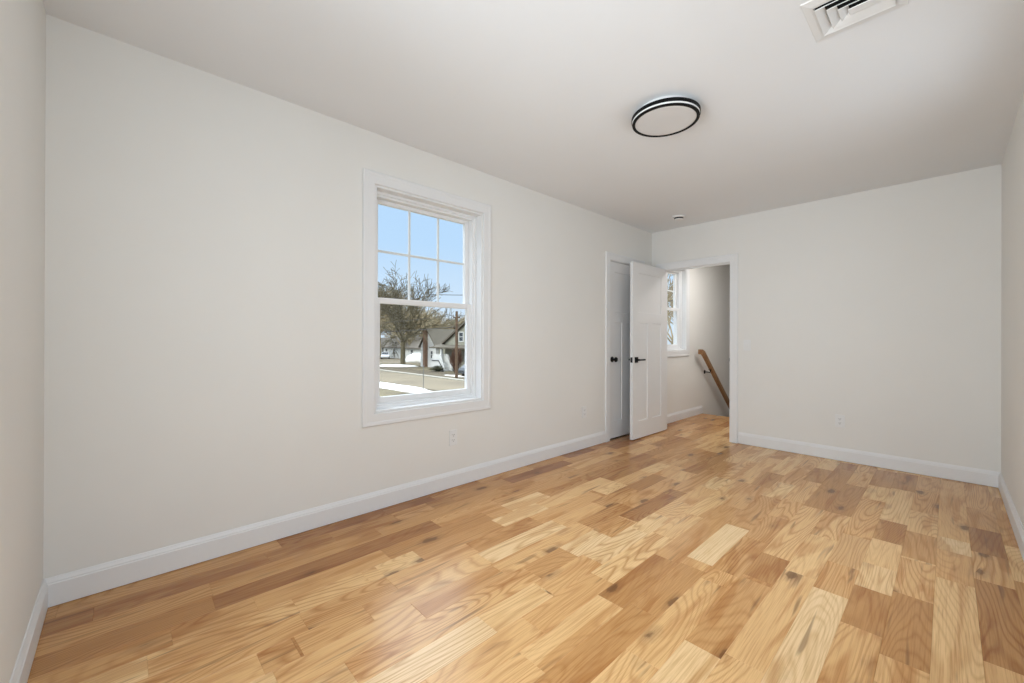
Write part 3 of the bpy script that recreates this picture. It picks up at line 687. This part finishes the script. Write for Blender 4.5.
gable_block(h1, -49.5, -37.5, 35.5, 46.0, 0.45, 'y', 3.65, M_beige, M_roof, 0.35, 0.3)
gable_block(h1, -53.4, -49.4, 36.9, 46.0, -0.3, 'x', 0.3, M_beige, M_roof, 0.05, 0.1)
bm = bmesh.new(); box(bm, -56.35, -55.75, 35.85, 36.45, GZ - 0.05, 2.6); box(bm, -56.42, -55.68, 35.8, 36.5, 2.45, 2.7); finish('chimney', bm, M_brick, h1)
house_window(h1, 'y', 36.4, -54.75, -54.2, -2.0, -0.9)
house_window(h1, 'y', 35.5, -45.8, -44.9, 0.8, 2.0)
house_window(h1, 'y', 35.5, -44.0, -42.6, -2.3, -0.8)
bm = bmesh.new()                                       # porch along the front
prism(bm, [(33.6, -0.12), (36.4, 0.42), (36.4, 0.2), (33.6, -0.3)], lambda a, b_: (-50.9, a, b_), lambda a, b_: (-39.0, a, b_)); finish('porch_roof', bm, M_roof, h1)
bm = bmesh.new(); box(bm, -50.6, -47.0, 34.3, 36.5, GZ - 0.05, -2.45); finish('porch', bm, M_siding, h1)
for px in (-48.0, -43.9, -39.4):
    bm = bmesh.new(); box(bm, px - 0.16, px + 0.16, 33.75, 34.05, GZ - 0.05, -0.2); finish('porch_column', bm, M_siding, h1)
bm = bmesh.new()
sp = [(-48.9, GZ - 0.05), (-48.9, -1.4), (-48.3, -1.1), (-47.0, -1.1), (-45.9, -3.1), (-45.9, GZ - 0.05)]
for y_ in (32.9, 34.25): prism(bm, sp, lambda a, b_: (a, y_, b_), lambda a, b_: (a, y_ + 0.2, b_))
for k in range(6): box(bm, -48.7, -46.1 - 0.28 * k, 33.1, 34.25, GZ - 0.05, -3.3 + 0.17 * k)
finish('front_steps', bm, M_siding, h1)
bm = bmesh.new(); tube(bm, [(-48.9, 32.87, -2.05), (-47.2, 32.87, -2.0), (-46.2, 32.87, -3.0), (-46.0, 32.87, -3.5)], [0.07] * 4, 6); finish('step_rail', bm, M_black, h1)

h2 = empty('ranch_house', (0, 0, 0)); tag(h2, 'long low white house with brown roof behind the big tree', 'house')
gable_block(h2, -92.0, -69.5, 46.5, 54.0, -0.9, 'x', 1.3, M_siding, M_roofb, 0.4, 0.3)
for a0 in (-91, -87.2, -83.4, -79.0, -72.6): house_window(h2, 'y', 46.5, a0, a0 + 1.1, -2.6, -1.4)
h3 = empty('grey_house', (0, 0, 0)); tag(h3, 'dark roofed house far left, partly behind the window frame', 'house')
gable_block(h3, -110, -98, 44, 54, -0.9, 'y', 1.0, M_siding, M_roofb, 0.4, 0.3)
for yy in (46, 49, 51.5): house_window(h3, 'x', -98, yy, yy + 1.1, -2.6, -1.2)
for xx in (-108, -104, -101): house_window(h3, 'y', 44, xx, xx + 1.1, -2.6, -1.2)

# utility pole, cables, roadside post
root = empty('utility_pole', (-36.55, 28.35, GZ)); tag(root, 'tall brown wooden utility pole beyond the road', 'utility pole')
bm = bmesh.new(); tube(bm, [(0, 0, -0.2), (0, 0, 4), (0, 0, 7.8)], [0.19, 0.17, 0.14], 12); finish('pole', bm, M_pole, root)
bm = bmesh.new(); box(bm, -0.05, 0.05, -0.5, 0.5, 7.0, 7.12); finish('crossarm', bm, M_pole, root)
for s in (-0.42, 0.42):
    bm = bmesh.new(); lathe(bm, [(0, 0), (0.05, 0), (0.06, 0.06), (0.03, 0.1), (0.05, 0.14), (0, 0.18)], Matrix.Translation((0, s, 7.14)), 10); finish('insulator', bm, M_galv, root)
def cable(a, b_, sag, label, r=0.03):
    bm = bmesh.new(); a, b_ = Vector(a), Vector(b_); n = 24
    tube(bm, [a.lerp(b_, k / n) - Vector((0, 0, sag * 4 * (k / n) * (1 - k / n))) for k in range(n + 1)], [r] * (n + 1), 5)
    return tag(finish('power_cable', bm, M_wire, recalc=False), label, 'cable')
cable((-36.55, 27.93, 3.82), (-120, 29.0, 4.6), 0.8, 'dark power cable running left from the utility pole, upper one', 0.025)
cable((-36.55, 28.35, 2.5), (-120, 30.0, 3.2), 0.8, 'dark power cable running left from the utility pole, lower one', 0.04)
cable((-36.55, 28.77, 3.82), (-4, 31.0, 4.6), 0.5, 'dark power cable running right from the utility pole', 0.025)
cable((-57.5, 38.2, 8.6), (-38.0, 36.5, 6.9), 0.05, 'thick dark cable high in the sky right of the big tree', 0.05)
o = bmesh.new(); tube(o, [(0, 0, -0.1), (0, 0, 2.2)], [0.035, 0.035], 8); box(o, -0.05, 0.05, -0.05, 0.05, 2.15, 2.25)
o = finish('marker_post', o, M_galv); o.location = (-29.2, 19.51, GZ); tag(o, 'thin grey metal post in the snow at the near road edge', 'post')

# cars
def car(loc, rz, m, label):
    root = empty('car', loc, rz); tag(root, label, 'car')
    low = [(-2.2, 0.35), (2.15, 0.35), (2.25, 0.6), (2.15, 0.85), (1.1, 0.98), (-2.05, 1.02), (-2.25, 0.75)]
    bm = bmesh.new(); prism(bm, low, lambda a, b_: (a, -0.88, b_), lambda a, b_: (a, 0.88, b_))
    cab = [(1.05, 0.97), (0.35, 1.5), (-1.3, 1.52), (-2.0, 1.0)]
    vs0 = len(bm.verts); prism(bm, cab, lambda a, b_: (a, -0.80 + 0.14 * (b_ - 1), b_), lambda a, b_: (a, 0.80 - 0.14 * (b_ - 1), b_))
    bmesh.ops.bevel(bm, geom=list(bm.edges), offset=0.05, segments=2, affect='EDGES'); finish('body', bm, m, root)
    bm = bmesh.new(); gl = [(0.86, 1.03), (0.32, 1.43), (-1.25, 1.45), (-1.75, 1.06)]
    prism(bm, gl, lambda a, b_: (a, -0.815 + 0.14 * (b_ - 1), b_), lambda a, b_: (a, 0.815 - 0.14 * (b_ - 1), b_))
    prism(bm, [(1.08, 0.99), (0.42, 1.46), (0.36, 1.44), (0.98, 1.0)], lambda a, b_: (a, -0.68, b_), lambda a, b_: (a, 0.68, b_)); finish('windows', bm, M_pane, root)
    for x_ in (-1.35, 1.4):
        for y_ in (-0.8, 0.8):
            bm = bmesh.new(); lathe(bm, [(0, -0.11), (0.28, -0.11), (0.33, -0.08), (0.33, 0.08), (0.28, 0.11), (0, 0.11)], Matrix.Translation((x_, y_, 0.33)) @ Matrix.Rotation(math.pi / 2, 4, 'X'), 18); finish('wheel', bm, M_tyre, root)
    return root
car((-86.0, 44.0, GZ + 0.03), -0.5, M_carw, 'white car parked far left in front of the white house')
car((-38.2, 32.6, GZ), 1.6, M_card, 'dark car parked behind the utility pole')
